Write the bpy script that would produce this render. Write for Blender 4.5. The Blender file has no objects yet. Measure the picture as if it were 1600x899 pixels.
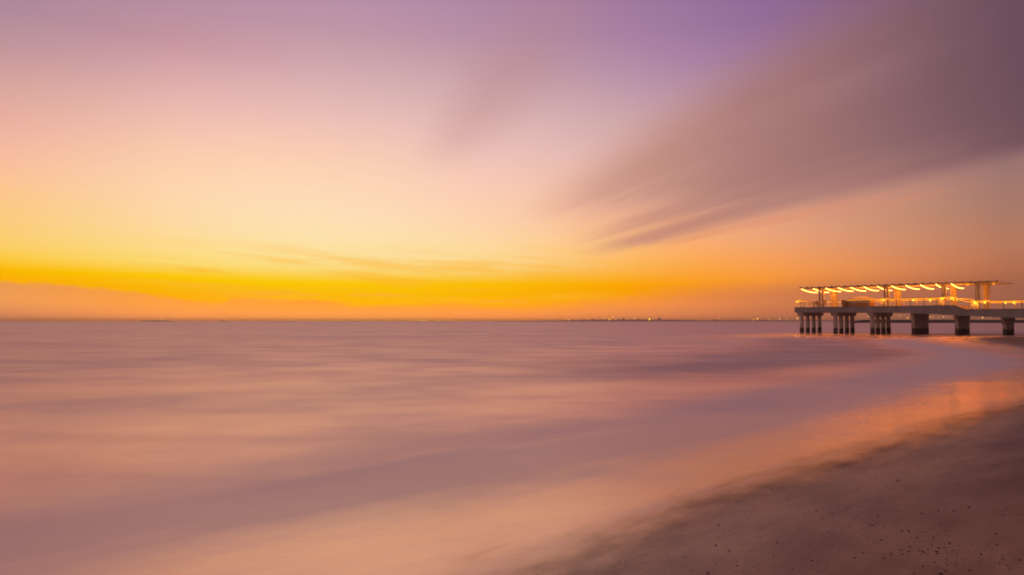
import bpy, bmesh, math, random
import numpy as np
from mathutils import Vector, Matrix, noise

random.seed(7)
scene = bpy.context.scene
COL = scene.collection
R = math.radians

# ------------------------------------------------------------------ camera
F = 24.0 / 36.0 * 1600            # focal length in photo pixels
PITCH = math.atan(52.5 / F)
CAM_H = 1.8
cam_d = bpy.data.cameras.new("camera")
cam_d.lens = 24.0
cam_d.sensor_width = 36.0
cam_d.clip_start = 0.05
cam_d.clip_end = 40000
cam = bpy.data.objects.new("camera", cam_d)
cam.location = (0, 0, CAM_H)
cam.rotation_euler = (R(90) + PITCH, 0, 0)
COL.objects.link(cam)
scene.camera = cam

scene.view_settings.view_transform = 'Standard'
scene.view_settings.look = 'None'
scene.view_settings.exposure = 0.0
scene.view_settings.gamma = 1.0
scene.view_settings.use_curve_mapping = False
scene.render.film_transparent = False
try:
    scene.cycles.volume_bounces = 0
    scene.cycles.max_bounces = 6
    scene.cycles.filter_width = 1.9
    scene.cycles.transparent_max_bounces = 8
    scene.cycles.sample_clamp_indirect = 6
except Exception:
    pass


def lin(c):
    o = []
    for v in c[:3]:
        v = v / 255.0
        o.append(v / 12.92 if v <= 0.04045 else ((v + 0.055) / 1.055) ** 2.4)
    return tuple(o)


def ray(x, y):
    """world direction through a place in the photograph (used for the sky table)"""
    a = ((x - 800) / F, 1.0, (449.5 - y) / F)
    c, s = math.cos(PITCH), math.sin(PITCH)
    return Vector((a[0], a[1] * c - a[2] * s, a[1] * s + a[2] * c)).normalized()


def azel(x, y):
    d = ray(x, y)
    return math.degrees(math.atan2(d.x, d.y)), math.degrees(math.asin(d.z))


# ------------------------------------------------------------------ node maths helper
class V:
    """a float socket with operators"""
    def __init__(self, g, s):
        self.g, self.s = g, s

    def _m(self, op, *a, clamp=False):
        return self.g.math(op, self, *a, clamp=clamp)

    def __add__(self, o): return self._m('ADD', o)
    __radd__ = __add__
    def __sub__(self, o): return self._m('SUBTRACT', o)
    def __rsub__(self, o): return self.g.math('SUBTRACT', o, self)
    def __mul__(self, o): return self._m('MULTIPLY', o)
    __rmul__ = __mul__
    def __truediv__(self, o): return self._m('DIVIDE', o)


class G:
    def __init__(self, tree):
        self.t = tree
        tree.nodes.clear()

    def n(self, kind, **kw):
        nd = self.t.nodes.new(kind)
        for k, v in kw.items():
            setattr(nd, k, v)
        return nd

    def put(self, sock, v):
        if isinstance(v, V):
            v = v.s
        if isinstance(v, bpy.types.NodeSocket):
            self.t.links.new(v, sock)
        else:
            if sock.type == 'RGBA' and len(v) == 3:
                v = (*v, 1)
            sock.default_value = v

    def math(self, op, *a, clamp=False):
        nd = self.n('ShaderNodeMath', operation=op, use_clamp=clamp)
        for i, v in enumerate(a):
            self.put(nd.inputs[i], v)
        return V(self, nd.outputs[0])

    def step(self, v, a, b):
        """smoothstep from a to b"""
        nd = self.n('ShaderNodeMapRange', interpolation_type='SMOOTHSTEP', clamp=True)
        self.put(nd.inputs[0], v)
        self.put(nd.inputs[1], a)
        self.put(nd.inputs[2], b)
        nd.inputs[3].default_value, nd.inputs[4].default_value = 0, 1
        return V(self, nd.outputs[0])

    def lerp01(self, v, a, b, lo=0.0, hi=1.0):
        nd = self.n('ShaderNodeMapRange', interpolation_type='LINEAR', clamp=True)
        self.put(nd.inputs[0], v)
        self.put(nd.inputs[1], a)
        self.put(nd.inputs[2], b)
        nd.inputs[3].default_value, nd.inputs[4].default_value = lo, hi
        return V(self, nd.outputs[0])

    def xyz(self, x=0.0, y=0.0, z=0.0):
        nd = self.n('ShaderNodeCombineXYZ')
        for i, v in enumerate((x, y, z)):
            self.put(nd.inputs[i], v)
        return nd.outputs[0]

    def sep(self, s):
        nd = self.n('ShaderNodeSeparateXYZ')
        self.put(nd.inputs[0], s)
        return [V(self, o) for o in nd.outputs]

    def noise(self, vec, scale=1.0, detail=3.0, rough=0.5):
        nd = self.n('ShaderNodeTexNoise')
        self.put(nd.inputs['Vector'], vec)
        nd.inputs['Scale'].default_value = scale
        nd.inputs['Detail'].default_value = detail
        nd.inputs['Roughness'].default_value = rough
        return V(self, nd.outputs['Fac'])

    def ramp(self, fac, stops, interp='LINEAR'):
        nd = self.n('ShaderNodeValToRGB')
        cr = nd.color_ramp
        cr.interpolation = interp
        while len(cr.elements) > 1:
            cr.elements.remove(cr.elements[-1])
        stops = sorted(stops, key=lambda q: q[0])
        cr.elements[0].position = stops[0][0]
        cr.elements[0].color = (*stops[0][1], 1)
        for p, c in stops[1:]:
            e = cr.elements.new(p)
            e.color = (*c, 1)
        self.put(nd.inputs[0], fac)
        return nd.outputs[0]

    def mix(self, fac, a, b, blend='MIX'):
        nd = self.n('ShaderNodeMix', data_type='RGBA', blend_type=blend)
        self.put(nd.inputs[0], fac)
        self.put(nd.inputs[6], a)
        self.put(nd.inputs[7], b)
        return nd.outputs[2]

    def mixsh(self, fac, a, b):
        nd = self.n('ShaderNodeMixShader')
        self.put(nd.inputs[0], fac)
        self.put(nd.inputs[1], a)
        self.put(nd.inputs[2], b)
        return nd.outputs[0]


# ------------------------------------------------------------------ sky (world): dusk air, low bank of cloud, drifting streaks
# colours of the clear dusk sky, read by direction: column (photo x) -> list of (photo y, sRGB)
SKY = {
    0:    [(0, (172, 136, 155)), (60, (190, 146, 155)), (120, (214, 164, 158)), (180, (232, 175, 160)), (220, (243, 185, 162)),
           (260, (251, 193, 158)), (300, (253, 200, 140)), (340, (253, 205, 128)), (380, (253, 208, 108)), (400, (255, 205, 70)),
           (416, (255, 192, 0)), (440, (255, 172, 0)), (502, (255, 150, 0))],
    280:  [(0, (182, 142, 162)), (60, (198, 148, 160)), (120, (220, 172, 172)), (180, (240, 190, 178)), (220, (250, 200, 176)),
           (260, (254, 210, 174)), (300, (255, 216, 176)), (340, (255, 219, 168)), (380, (255, 222, 148)), (412, (255, 220, 112)),
           (430, (255, 203, 0)), (460, (255, 178, 0)), (502, (255, 155, 0))],
    530:  [(0, (182, 143, 170)), (60, (196, 152, 166)), (120, (215, 175, 178)), (180, (234, 190, 184)), (240, (250, 206, 180)),
           (300, (255, 218, 184)), (340, (255, 224, 183)), (380, (255, 228, 170)), (412, (255, 224, 142)), (440, (255, 204, 5)),
           (465, (255, 186, 0)), (502, (255, 160, 0))],
    800:  [(0, (172, 132, 164)), (60, (181, 142, 166)), (120, (200, 160, 168)), (180, (220, 180, 180)), (240, (237, 193, 186)),
           (300, (250, 202, 178)), (340, (254, 207, 173)), (380, (255, 215, 158)), (412, (255, 214, 136)), (440, (255, 190, 0)),
           (465, (255, 178, 0)), (502, (255, 152, 0))],
    1030: [(0, (155, 118, 158)), (60, (166, 127, 163)), (120, (182, 143, 170)), (180, (202, 162, 168)), (240, (218, 175, 168)),
           (300, (236, 180, 155)), (340, (248, 182, 138)), (380, (255, 182, 116)), (410, (255, 178, 85)), (440, (255, 164, 15)),
           (460, (252, 154, 0)), (502, (240, 140, 20))],
    1210: [(0, (143, 104, 150)), (60, (152, 113, 154)), (120, (165, 125, 155)), (200, (185, 142, 150)), (280, (205, 152, 138)),
           (330, (224, 160, 130)), (370, (236, 164, 122)), (400, (246, 160, 94)), (440, (250, 152, 52)), (465, (230, 134, 66)),
           (502, (200, 114, 74))],
    1390: [(0, (130, 96, 132)), (100, (142, 106, 135)), (200, (165, 122, 128)), (280, (188, 138, 126)), (320, (200, 145, 120)),
           (370, (211, 145, 110)), (420, (224, 138, 84)), (445, (216, 128, 76)), (502, (168, 100, 80))],
    1570: [(0, (118, 86, 115)), (100, (128, 92, 115)), (200, (142, 105, 112)), (270, (160, 120, 112)), (330, (171, 122, 105)),
           (380, (185, 122, 94)), (430, (180, 109, 76)), (470, (166, 101, 75)), (502, (150, 94, 78))],
}


def build_sky():
    w = bpy.data.worlds.new("World")
    scene.world = w
    w.use_nodes = True
    g = G(w.node_tree)
    tc = g.n('ShaderNodeTexCoord')
    x, y, z = g.sep(tc.outputs['Generated'])
    az = g.math('ARCTAN2', x, y) * (180 / math.pi)
    el = g.math('ARCSINE', z) * (180 / math.pi)
    t = g.math('POWER', g.math('MAXIMUM', el, 0.0) / 90.0, 0.5)

    # key columns -> smooth table over elevation and azimuth
    cols = {}
    els = np.array([0, .5, 1.0, 1.5, 2.0, 2.4, 2.8, 3.15, 3.5, 3.9, 4.3, 4.7, 5.2, 5.8, 6.5, 7.4, 8.4, 9.5, 11, 12.5, 14, 16, 18, 20.5, 23, 25.7, 29, 35, 45, 60, 90])
    for cx, keys in SKY.items():
        e = [azel(cx, yy)[1] for yy, _ in keys][::-1]
        c = np.array([lin(cc) for _, cc in keys])[::-1]
        e = e + [42, 90]
        c = np.vstack([c, [np.array(lin((138, 108, 124))) * 0.6 + c[-1] * 0.4, lin((112, 90, 106))]])
        dense = np.linspace(0, 30, 601)
        tab = []
        for k in range(3):
            q = np.interp(dense, e, c[:, k])
            ker = np.exp(-0.5 * (np.arange(-24, 25) / 9.0) ** 2)
            ker /= ker.sum()
            qs = np.convolve(np.pad(q, 24, mode='edge'), ker, mode='valid')
            wgt = np.clip((dense - 4.5) / 4, 0.0, 1)
            q = q * (1 - wgt) + qs * wgt
            tab.append(np.interp(els, np.append(dense, [42, 90]), np.append(q, c[-2:, k])))
        cols[azel(cx, 300)[0]] = np.array(tab).T
    a_k = sorted(cols)
    # behind and beside the camera: mauve dusk
    back = np.array([np.interp(els, [0, 8, 30, 90], [lin(q)[k] for q in ((148, 112, 108), (156, 121, 116), (138, 108, 114), (112, 90, 106))])
                     for k in range(3)]).T
    grid_az = np.linspace(a_k[0], a_k[-1], 15)
    stack = np.array([cols[a] for a in a_k])
    tabs = []
    for ga in grid_az:                              # Catmull-Rom across azimuth
        i = int(np.clip(np.searchsorted(a_k, ga) - 1, 0, len(a_k) - 2))
        p0, p1, p2, p3 = (stack[int(np.clip(i + j, 0, len(a_k) - 1))] for j in (-1, 0, 1, 2))
        u = (ga - a_k[i]) / (a_k[i + 1] - a_k[i])
        q = 0.5 * (2 * p1 + (p2 - p0) * u + (2 * p0 - 5 * p1 + 4 * p2 - p3) * u * u + (3 * p1 - p0 - 3 * p2 + p3) * u ** 3)
        tabs.append(np.clip(q, 0, 1))
    grid_az = [-150, -85, -50] + list(grid_az) + [50, 85, 150]
    tabs = [back, tabs[0] * 0.6 + back * 0.4, tabs[0]] + tabs + [tabs[-1], tabs[-1] * 0.6 + back * 0.4, back]
    tt = np.sqrt(els / 90)
    col = g.ramp(t, [(float(p), tuple(c)) for p, c in zip(tt, tabs[0])])
    for i in range(1, len(grid_az)):
        nxt = g.ramp(t, [(float(p), tuple(c)) for p, c in zip(tt, tabs[i])])
        col = g.mix(g.lerp01(az, grid_az[i - 1], grid_az[i]), col, nxt)

    # fine streaks of thin cloud inside the yellow band
    thin = g.noise(g.xyz(az * 0.10 + el * 0.18, el * 1.1 + az * 0.055, 3.1), 1.0, 4, 0.55)
    f = g.step(thin, 0.44, 0.66) * g.step(el, 1.2, 2.2) * (1 - g.step(el, 3.8, 7.0)) * g.step(az, -33, -24) * (1 - g.step(az, 2, 14)) * 0.62
    col = g.mix(f, col, lin((255, 184, 40)))

    # low bank on the horizon; its top edge wavers
    edge = [(-80, 430), (0, 441), (90, 446), (180, 455), (250, 463), (300, 472), (330, 476), (352, 474), (366, 467), (384, 463),
            (404, 466), (440, 469), (500, 471), (550, 476), (640, 477), (690, 476), (760, 481), (830, 480), (890, 478), (950, 473),
            (1050, 465), (1120, 458), (1250, 448), (1600, 440)]
    es = [(azel(px, py)[0] / 120 + 0.5, azel(px, py)[1] / 6) for px, py in edge]
    ed = g.ramp(az / 120 + 0.5, [(p, (v, v, v)) for p, v in es])
    ed = g.sep(ed)[0] * 6
    wob = g.noise(g.xyz(az * 0.22, el * 0.5, 9.0), 1.0, 4, 0.5) - 0.5
    soft = g.lerp01(az, -10, 24, 0.24, 1.4)
    rag = g.noise(g.xyz(az * 0.75 + el * 0.6, el * 3.0, 2.0), 1.0, 4, 0.6) - 0.5
    d = el + wob * 0.7 + rag * 0.6 - ed
    m = 1 - g.step(d, soft * -0.8, soft * 1.0)
    bank_t = g.ramp(az / 120 + 0.5, [(azel(px, 480)[0] / 120 + 0.5, lin(c)) for px, c in
                    ((-200, (215, 140, 100)), (0, (240, 155, 86)), (280, (255, 160, 58)), (530, (255, 160, 48)), (800, (255, 156, 44)),
                     (1030, (240, 141, 72)), (1210, (214, 126, 78)), (1390, (186, 110, 78)), (1600, (160, 98, 76)))])
    bank_b = g.ramp(az / 120 + 0.5, [(azel(px, 480)[0] / 120 + 0.5, lin(c)) for px, c in
                    ((-200, (190, 120, 95)), (0, (206, 126, 88)), (280, (252, 152, 84)), (530, (255, 160, 78)), (800, (252, 148, 78)),
                     (1030, (214, 124, 80)), (1210, (193, 112, 78)), (1390, (168, 102, 80)), (1600, (148, 94, 78)))])
    bank = g.mix(g.step(el, 0.0, 1.7), bank_b, bank_t)
    ahead = g.step(g.math('COSINE', az * (math.pi / 180)), 0.1, 0.5)
    col = g.mix(m * 0.96 * ahead, col, bank)
    # a thin lens of the bank above its edge
    lens = g.step(g.noise(g.xyz(az * 0.2, el * 2.2, 5.5), 1.0, 3, 0.5), 0.55, 0.66) * g.step(el, 1.2, 1.6) * (1 - g.step(el, 2.0, 3.0)) \
        * g.step(az, -28, -16) * (1 - g.step(az, 2, 10)) * 0.5
    col = g.mix(lens, col, lin((254, 168, 62)))

    # streaked cloud deck drifting from the sunset: flat layer, streaks run along one heading
    a0 = math.atan(-285 / F)
    zz = g.math('MAXIMUM', z, 0.015)
    lat = (x * math.cos(a0) - y * math.sin(a0)) / zz
    alo = (x * math.sin(a0) + y * math.cos(a0)) / zz
    n1 = g.noise(g.xyz(lat * 1.1, alo * 0.20, 1.0), 1.0, 4, 0.55) - 0.5
    n2 = g.noise(g.xyz(lat * 1.5, alo * 0.16, 4.0), 1.0, 3, 0.5)
    n3 = g.noise(g.xyz(lat * 0.9, alo * 0.5, 7.0), 1.0, 4, 0.6) - 0.5
    lw = lat + n1 * 0.35
    amax = lat * 1.85 + 2.55
    aw = alo + n3 * 1.6
    m = g.step(lw + n3 * 0.25, 1.30, 2.0) * (1 - g.step(lw + n3 * 0.35, 3.62, 4.30)) * (1 - g.step(aw - amax, -2.4, 0.9)) * g.step(alo, -3, 0.5)
    lg = lat + n1 * 0.45
    gap_a = g.step(lg, 2.25, 2.62) * (1 - g.step(lg, 2.66, 3.0)) * g.step(alo, 4.2, 6.0) * 0.55
    gap_b = g.step(lg, 3.05, 3.28) * (1 - g.step(lg, 3.30, 3.52)) * g.step(alo, 5.0, 6.8) * 0.52
    gap = g.math('MAXIMUM', g.math('MAXIMUM', gap_a, gap_b), g.step(n2, 0.44, 0.66) * g.step(alo, 3.2, 6.0) * 0.5)
    m = m * (1 - gap)
    ccol = g.ramp(az / 120 + 0.5, [(azel(px, py)[0] / 120 + 0.5, lin(c)) for px, py, c in
                  ((700, 330, (228, 172, 150)), (850, 320, (220, 162, 142)), (930, 300, (203, 148, 133)), (1030, 260, (191, 138, 126)),
                   (1150, 240, (171, 123, 117)), (1300, 180, (153, 109, 108)), (1450, 150, (126, 91, 98)), (1590, 150, (106, 77, 88)),
                   (1900, 150, (95, 70, 88)))])
    lowc = g.step(el, 5.5, 11.0)
    ccol = g.mix(lowc, g.mix(0.30, ccol, lin((232, 150, 112))), ccol)
    under = g.step(lw, 2.9, 4.1) * (1 - g.step(az, 26, 40)) * 0.45
    ccol = g.mix(under, ccol, lin((190, 134, 120)))
    n4 = g.noise(g.xyz(lat * 1.3 + alo * 0.05, alo * 0.35, 12.0), 1.0, 4, 0.55)
    ccol = g.mix(g.step(n4, 0.40, 0.72) * (1 - g.step(az, 22, 36)) * 0.40, ccol, g.mix(0.5, ccol, lin((196, 150, 140))))
    ccol = g.mix((n2 - 0.5) * 0.5 + 0.12, ccol, g.mix(0.5, ccol, col))
    col = g.mix(m * 0.93, col, ccol)
    # orange-lit fringe hanging under the deck
    fr = g.step(lw, 3.9, 4.15) * (1 - g.step(lw, 4.3, 5.1)) * g.step(n2, 0.46, 0.66) * g.step(alo, 3.5, 5.0) * (1 - g.step(alo, 7.6, 9.6)) * 0.5
    col = g.mix(fr, col, lin((222, 140, 112)))
    # small separate wisp
    l2 = lat + n1 * 0.22
    m2 = g.step(l2, 0.40, 0.66) * (1 - g.step(l2, 0.66, 1.02)) * g.step(alo + n3, 1.0, 2.8) * (1 - g.step(alo + n3 * 1.5, 2.9, 4.8))
    col = g.mix(m2 * 0.34, col, lin((186, 132, 132)))

    glow = 1 + 0.20 * (1 - g.step(el, 0.1, 2.6)) * (1 - g.step(az, 10, 30))
    col = g.mix(1.0, col, g.xyz(glow, glow, glow), 'MULTIPLY')
    bg = g.n('ShaderNodeBackground')
    g.put(bg.inputs[0], col)
    bg.inputs[1].default_value = 1.0
    out = g.n('ShaderNodeOutputWorld')
    g.t.links.new(bg.outputs[0], out.inputs[0])
    w.cycles.sampling_method = 'MANUAL'
    w.cycles.sample_map_resolution = 1024


build_sky()

# ------------------------------------------------------------------ object helpers
def tag(o, label=None, cat=None, group=None, kind=None):
    if label: o["label"] = label
    if cat: o["category"] = cat
    if group: o["group"] = group
    if kind: o["kind"] = kind
    return o


def empty(name, parent=None, loc=(0, 0, 0), rz=0.0):
    o = bpy.data.objects.new(name, None)
    COL.objects.link(o)
    o.location = loc
    o.rotation_euler = (0, 0, rz)
    if parent: o.parent = parent
    return o


def obj(name, bm, mat, parent=None, smooth=False):
    me = bpy.data.meshes.new(name)
    bmesh.ops.recalc_face_normals(bm, faces=bm.faces)
    bm.to_mesh(me)
    bm.free()
    if smooth:
        for p in me.polygons: p.use_smooth = True
    me.materials.append(mat)
    o = bpy.data.objects.new(name, me)
    COL.objects.link(o)
    if parent: o.parent = parent
    return o


def copy_tree(o, parent=None):
    c = o.copy()
    COL.objects.link(c)
    if parent: c.parent = parent
    for ch in list(o.children):
        copy_tree(ch, c)
    return c


def box(bm, x0, x1, y0, y1, z0, z1, bev=0.0):
    r = bmesh.ops.create_cube(bm, size=1.0)
    for v in r['verts']:
        v.co = Vector(((x0 + x1) / 2 + v.co.x * (x1 - x0), (y0 + y1) / 2 + v.co.y * (y1 - y0), (z0 + z1) / 2 + v.co.z * (z1 - z0)))
    if bev:
        bmesh.ops.bevel(bm, geom=list({e for v in r['verts'] for e in v.link_edges}), offset=bev, segments=2, affect='EDGES', profile=0.5)
    return bm


def prism(bm, pts, axis='Y', a=0.0, b=1.0):
    """extrude a closed outline of (p, q) pairs: axis Y -> (x=p, z=q); axis X -> (y=p, z=q); axis Z -> (x=p, y=q)"""
    def mk(p, q, d):
        return {'Y': (p, d, q), 'X': (d, p, q), 'Z': (p, q, d)}[axis]
    A = [bm.verts.new(mk(p, q, a)) for p, q in pts]
    B = [bm.verts.new(mk(p, q, b)) for p, q in pts]
    n = len(pts)
    bm.faces.new(A)
    bm.faces.new(B[::-1])
    for i in range(n):
        bm.faces.new((A[i], A[(i + 1) % n], B[(i + 1) % n], B[i]))
    return bm


def tube(bm, pts, r, seg=8):
    pts = [Vector(p) for p in pts]
    rings = []
    for i, p in enumerate(pts):
        d = (pts[min(i + 1, len(pts) - 1)] - pts[max(i - 1, 0)]).normalized()
        up = Vector((0, 0, 1)) if abs(d.z) < 0.9 else Vector((1, 0, 0))
        s = d.cross(up).normalized()
        t = s.cross(d)
        rr = r[i] if isinstance(r, (list, tuple)) else r
        rings.append([bm.verts.new(p + s * math.cos(k * 2 * math.pi / seg) * rr + t * math.sin(k * 2 * math.pi / seg) * rr) for k in range(seg)])
    for A, B in zip(rings, rings[1:]):
        for k in range(seg):
            bm.faces.new((A[k], A[(k + 1) % seg], B[(k + 1) % seg], B[k]))
    bm.faces.new(rings[0][::-1])
    bm.faces.new(rings[-1])
    return bm


def lathe(bm, prof, cx=0, cy=0, seg=16):
    rings = [[bm.verts.new((cx + math.cos(k * 2 * math.pi / seg) * max(r, 1e-4), cy + math.sin(k * 2 * math.pi / seg) * max(r, 1e-4), z)) for k in range(seg)]
             for r, z in prof]
    for A, B in zip(rings, rings[1:]):
        for k in range(seg):
            bm.faces.new((A[k], A[(k + 1) % seg], B[(k + 1) % seg], B[k]))
    bm.faces.new(rings[0][::-1])
    bm.faces.new(rings[-1])
    return bm


def ball(bm, r, c, sub=2):
    q = bmesh.ops.create_icosphere(bm, subdivisions=sub, radius=r)
    for v in q['verts']:
        v.co += Vector(c)
    return bm


# ------------------------------------------------------------------ materials
def mat_new(name):
    m = bpy.data.materials.new(name)
    m.use_nodes = True
    return m, G(m.node_tree)


def finish(g, sh):
    out = g.n('ShaderNodeOutputMaterial')
    g.put(out.inputs[0], sh)


def principled(g, color, rough=0.6, bump=None, spec=0.5, metal=0.0):
    p = g.n('ShaderNodeBsdfPrincipled')
    g.put(p.inputs['Base Color'], color)
    g.put(p.inputs['Roughness'], rough)
    g.put(p.inputs['Specular IOR Level'], spec)
    g.put(p.inputs['Metallic'], metal)
    if bump is not None:
        h, strength, dist = bump
        b = g.n('ShaderNodeBump')
        b.inputs['Strength'].default_value = strength
        b.inputs['Distance'].default_value = dist
        g.put(b.inputs['Height'], h)
        g.put(p.inputs['Normal'], b.outputs[0])
    return p.outputs[0]


def surface_mat(name, c0, c1, scale=2.0, rough=0.6, stretch=(1, 1, 1), spec=0.4, bump=0.15, metal=0.0):
    m, g = mat_new(name)
    tc = g.n('ShaderNodeTexCoord')
    x, y, z = g.sep(tc.outputs['Object'])
    v = g.xyz(x * stretch[0], y * stretch[1], z * stretch[2])
    n = g.noise(v, scale, 6, 0.6)
    col = g.mix(g.step(n, 0.35, 0.68), c0, c1)
    finish(g, principled(g, col, rough, (n, bump, 0.05), spec, metal))
    return m


def emit_mat(name, color, strength=1.0):
    m, g = mat_new(name)
    e = g.n('ShaderNodeEmission')
    g.put(e.inputs[0], color)
    e.inputs[1].default_value = strength
    finish(g, e.outputs[0])
    return m


M = {}
M['white_paint'] = surface_mat('white_paint', (0.46, 0.40, 0.32), (0.56, 0.49, 0.40), 1.2, 0.5, (1, 1, .4))
M['deck_concrete'] = surface_mat('deck_concrete', (0.25, 0.225, 0.22), (0.32, 0.29, 0.285), 0.8, 0.7, (1, 1, .3))
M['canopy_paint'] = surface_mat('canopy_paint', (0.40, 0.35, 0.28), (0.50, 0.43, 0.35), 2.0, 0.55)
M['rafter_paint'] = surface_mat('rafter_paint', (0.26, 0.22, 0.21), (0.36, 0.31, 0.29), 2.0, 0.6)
M['rail_paint'] = surface_mat('rail_paint', (0.36, 0.31, 0.24), (0.46, 0.40, 0.31), 3.0, 0.4)
M['wicker'] = surface_mat('wicker', (0.30, 0.16, 0.07), (0.42, 0.24, 0.11), 14.0, 0.7, (1, 1, 3), bump=0.6)
M['cushion'] = surface_mat('cushion', (0.55, 0.46, 0.36), (0.64, 0.55, 0.44), 4.0, 0.9)
M['dark_wood'] = surface_mat('dark_wood', (0.06, 0.025, 0.018), (0.11, 0.05, 0.03), 6.0, 0.6, (1, 1, 6))
M['deck_boards'] = surface_mat('deck_boards', (0.30, 0.24, 0.19), (0.42, 0.34, 0.27), 3.0, 0.7, (6, 1, 1))
M['hull'] = surface_mat('hull', (0.30, 0.26, 0.25), (0.40, 0.34, 0.33), .2, 0.6)
M['superstructure'] = surface_mat('superstructure', (0.5, 0.5, 0.5), (0.65, 0.63, 0.6), .2, 0.6)
M['rock'] = surface_mat('rock', (0.06, 0.05, 0.05), (0.13, 0.11, 0.10), .35, 0.9, bump=0.8)
M['far_land'] = surface_mat('far_land', (0.44, 0.35, 0.31), (0.56, 0.45, 0.40), .02, 0.95)
M['far_wall'] = surface_mat('far_wall', (0.58, 0.47, 0.40), (0.72, 0.59, 0.50), .08, 0.8)
M['pebble_dark'] = surface_mat('pebble_dark', (0.012, 0.009, 0.010), (0.04, 0.03, 0.03), 40, 0.45)
M['pebble_brown'] = surface_mat('pebble_brown', (0.035, 0.02, 0.018), (0.07, 0.045, 0.04), 40, 0.55)
M['shell'] = surface_mat('shell', (0.42, 0.36, 0.33), (0.6, 0.52, 0.48), 60, 0.4)
M['rope'] = emit_mat('rope', (1.0, 0.33, 0.06), 8.0)
M['led'] = emit_mat('led', (1.0, 0.28, 0.006), 2.0)
M['rail_bulb'] = emit_mat('rail_bulb', (1.0, 0.40, 0.04), 4.0)
M['far_bulb_yellow'] = emit_mat('far_bulb_yellow', (1.0, 0.55, 0.06), 2.0)
M['far_bulb_cream'] = emit_mat('far_bulb_cream', (1.0, 0.62, 0.24), 1.5)
M['far_bulb_orange'] = emit_mat('far_bulb_orange', (1.0, 0.40, 0.05), 2.0)


def concrete_mat():
    """weathered pier concrete; darker and slick below the tide mark"""
    m, g = mat_new('pier_concrete')
    geo = g.n('ShaderNodeNewGeometry')
    x, y, z = g.sep(geo.outputs['Position'])
    n = g.noise(g.xyz(x, y, z * 0.5), 1.6, 6, 0.65)
    n2 = g.noise(g.xyz(x * 2, y * 2, z * 0.25), 1.5, 5, 0.6)
    col = g.mix(g.step(n, 0.35, 0.65), (0.42, 0.34, 0.29), (0.55, 0.46, 0.40))
    col = g.mix(g.step(n2, 0.52, 0.72) * 0.5, col, (0.24, 0.165, 0.125))
    tide = 1 - g.step(z + (n - 0.5) * 0.5, 0.65, 0.95)
    col = g.mix(tide * 0.9, col, (0.06, 0.038, 0.032))
    finish(g, principled(g, col, 0.75, (n, 0.5, 0.05), 0.3))
    return m


M['concrete'] = concrete_mat()

PIER = (44.176, 105.0, 0.0)          # seaward near corner of the pier
PX, PY = Vector((0.68142, -0.73189)), Vector((0.73189, 0.68142))

# ------------------------------------------------------------------ shore frame: s along the shore, w out to sea
P0 = Vector((0.14, 4.84))
TS = Vector((0.741, 0.671)).normalized()
NW = Vector((-TS.y, TS.x))
S_K = [-400, -60, -14, -5, 0, 3, 7, 12, 16, 22, 30, 40, 48, 60, 72, 80, 90, 110, 160, 500]
W_K = [-6, -3, -.5, -.15, .0, .32, .30, .20, .05, -.2, -.1, 2.2, 6.6, 12.2, 16.2, 16.6, 13.2, 12.0, 9, 10]


def shore_w(s):
    # smooth interpolation
    q = 0.0
    for d, k in ((-1.5, .25), (0, .5), (1.5, .25)):
        q += k * float(np.interp(s + d * min(1, 0.3 + abs(s) / 40), S_K, W_K))
    return q


def to_sw(x, y):
    d = Vector((x, y)) - P0
    return d.dot(TS), d.dot(NW)


def bed_z(s, w):
    """height of the sand at shore coordinates"""
    q = w - shore_w(s)
    if q > 0:
        z = 0.07 - 0.062 * q
        z = max(z, -3.0 + 0.2 * math.exp(-q / 60))
    else:
        a = -q
        z = 0.07 + 0.05 * a if a < 26 else 1.37 + 0.9 * (1 - math.exp(-(a - 26) / 40))
    near = max(0.0, 1 - abs(q) / 30)
    amp = 0.022 * min(1.0, max(0.0, (-q + 0.4) / 2.0)) * near
    if amp > 0:
        z += amp * (noise.noise((s * 0.45, q * 0.75, 2.0)) + 0.5 * noise.noise((s * 1.1, q * 1.7, 5.0)))
    z += 0.006 * near * noise.noise((s * 0.9, q * 2.2, 8.0))
    return z


def water_z(s, w):
    q = w - shore_w(s)
    a = 0.082 - 0.050 * q
    k = 0.10
    return 0.5 * (a + math.sqrt(a * a + k * k)) if q < 30 else 0.0


def axis(vals):
    return np.array(sorted(set(np.round(vals, 4))))


def sheet(name, S, W, zf, mat, attr=False):
    verts, wd = [], []
    for w_ in W:
        for s_ in S:
            p = P0 + TS * float(s_) + NW * float(w_)
            verts.append((p.x, p.y, zf(float(s_), float(w_))))
            wd.append(float(w_) - shore_w(float(s_)))
    ns = len(S)
    faces = [(j * ns + i, j * ns + i + 1, (j + 1) * ns + i + 1, (j + 1) * ns + i) for j in range(len(W) - 1) for i in range(ns - 1)]
    me = bpy.data.meshes.new(name)
    me.from_pydata(verts, [], faces)
    for p in me.polygons: p.use_smooth = True
    a = me.attributes.new('shore_distance', 'FLOAT', 'POINT')
    a.data.foreach_set('value', np.array(wd, dtype=np.float32))
    me.materials.append(mat)
    o = bpy.data.objects.new(name, me)
    COL.objects.link(o)
    return o


FAR = 9000
S_AX = axis(np.concatenate([np.arange(-6, 16, 0.16), np.arange(16, 40, 0.5), np.arange(40, 120, 1.5), np.geomspace(120, FAR, 22),
                            -np.geomspace(6, FAR, 26)]))
W_SAND = axis(np.concatenate([np.arange(-9, 3, 0.12), np.arange(3, 24, 0.7), np.geomspace(24, FAR, 22), -np.geomspace(9, 2500, 24)]))


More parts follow.
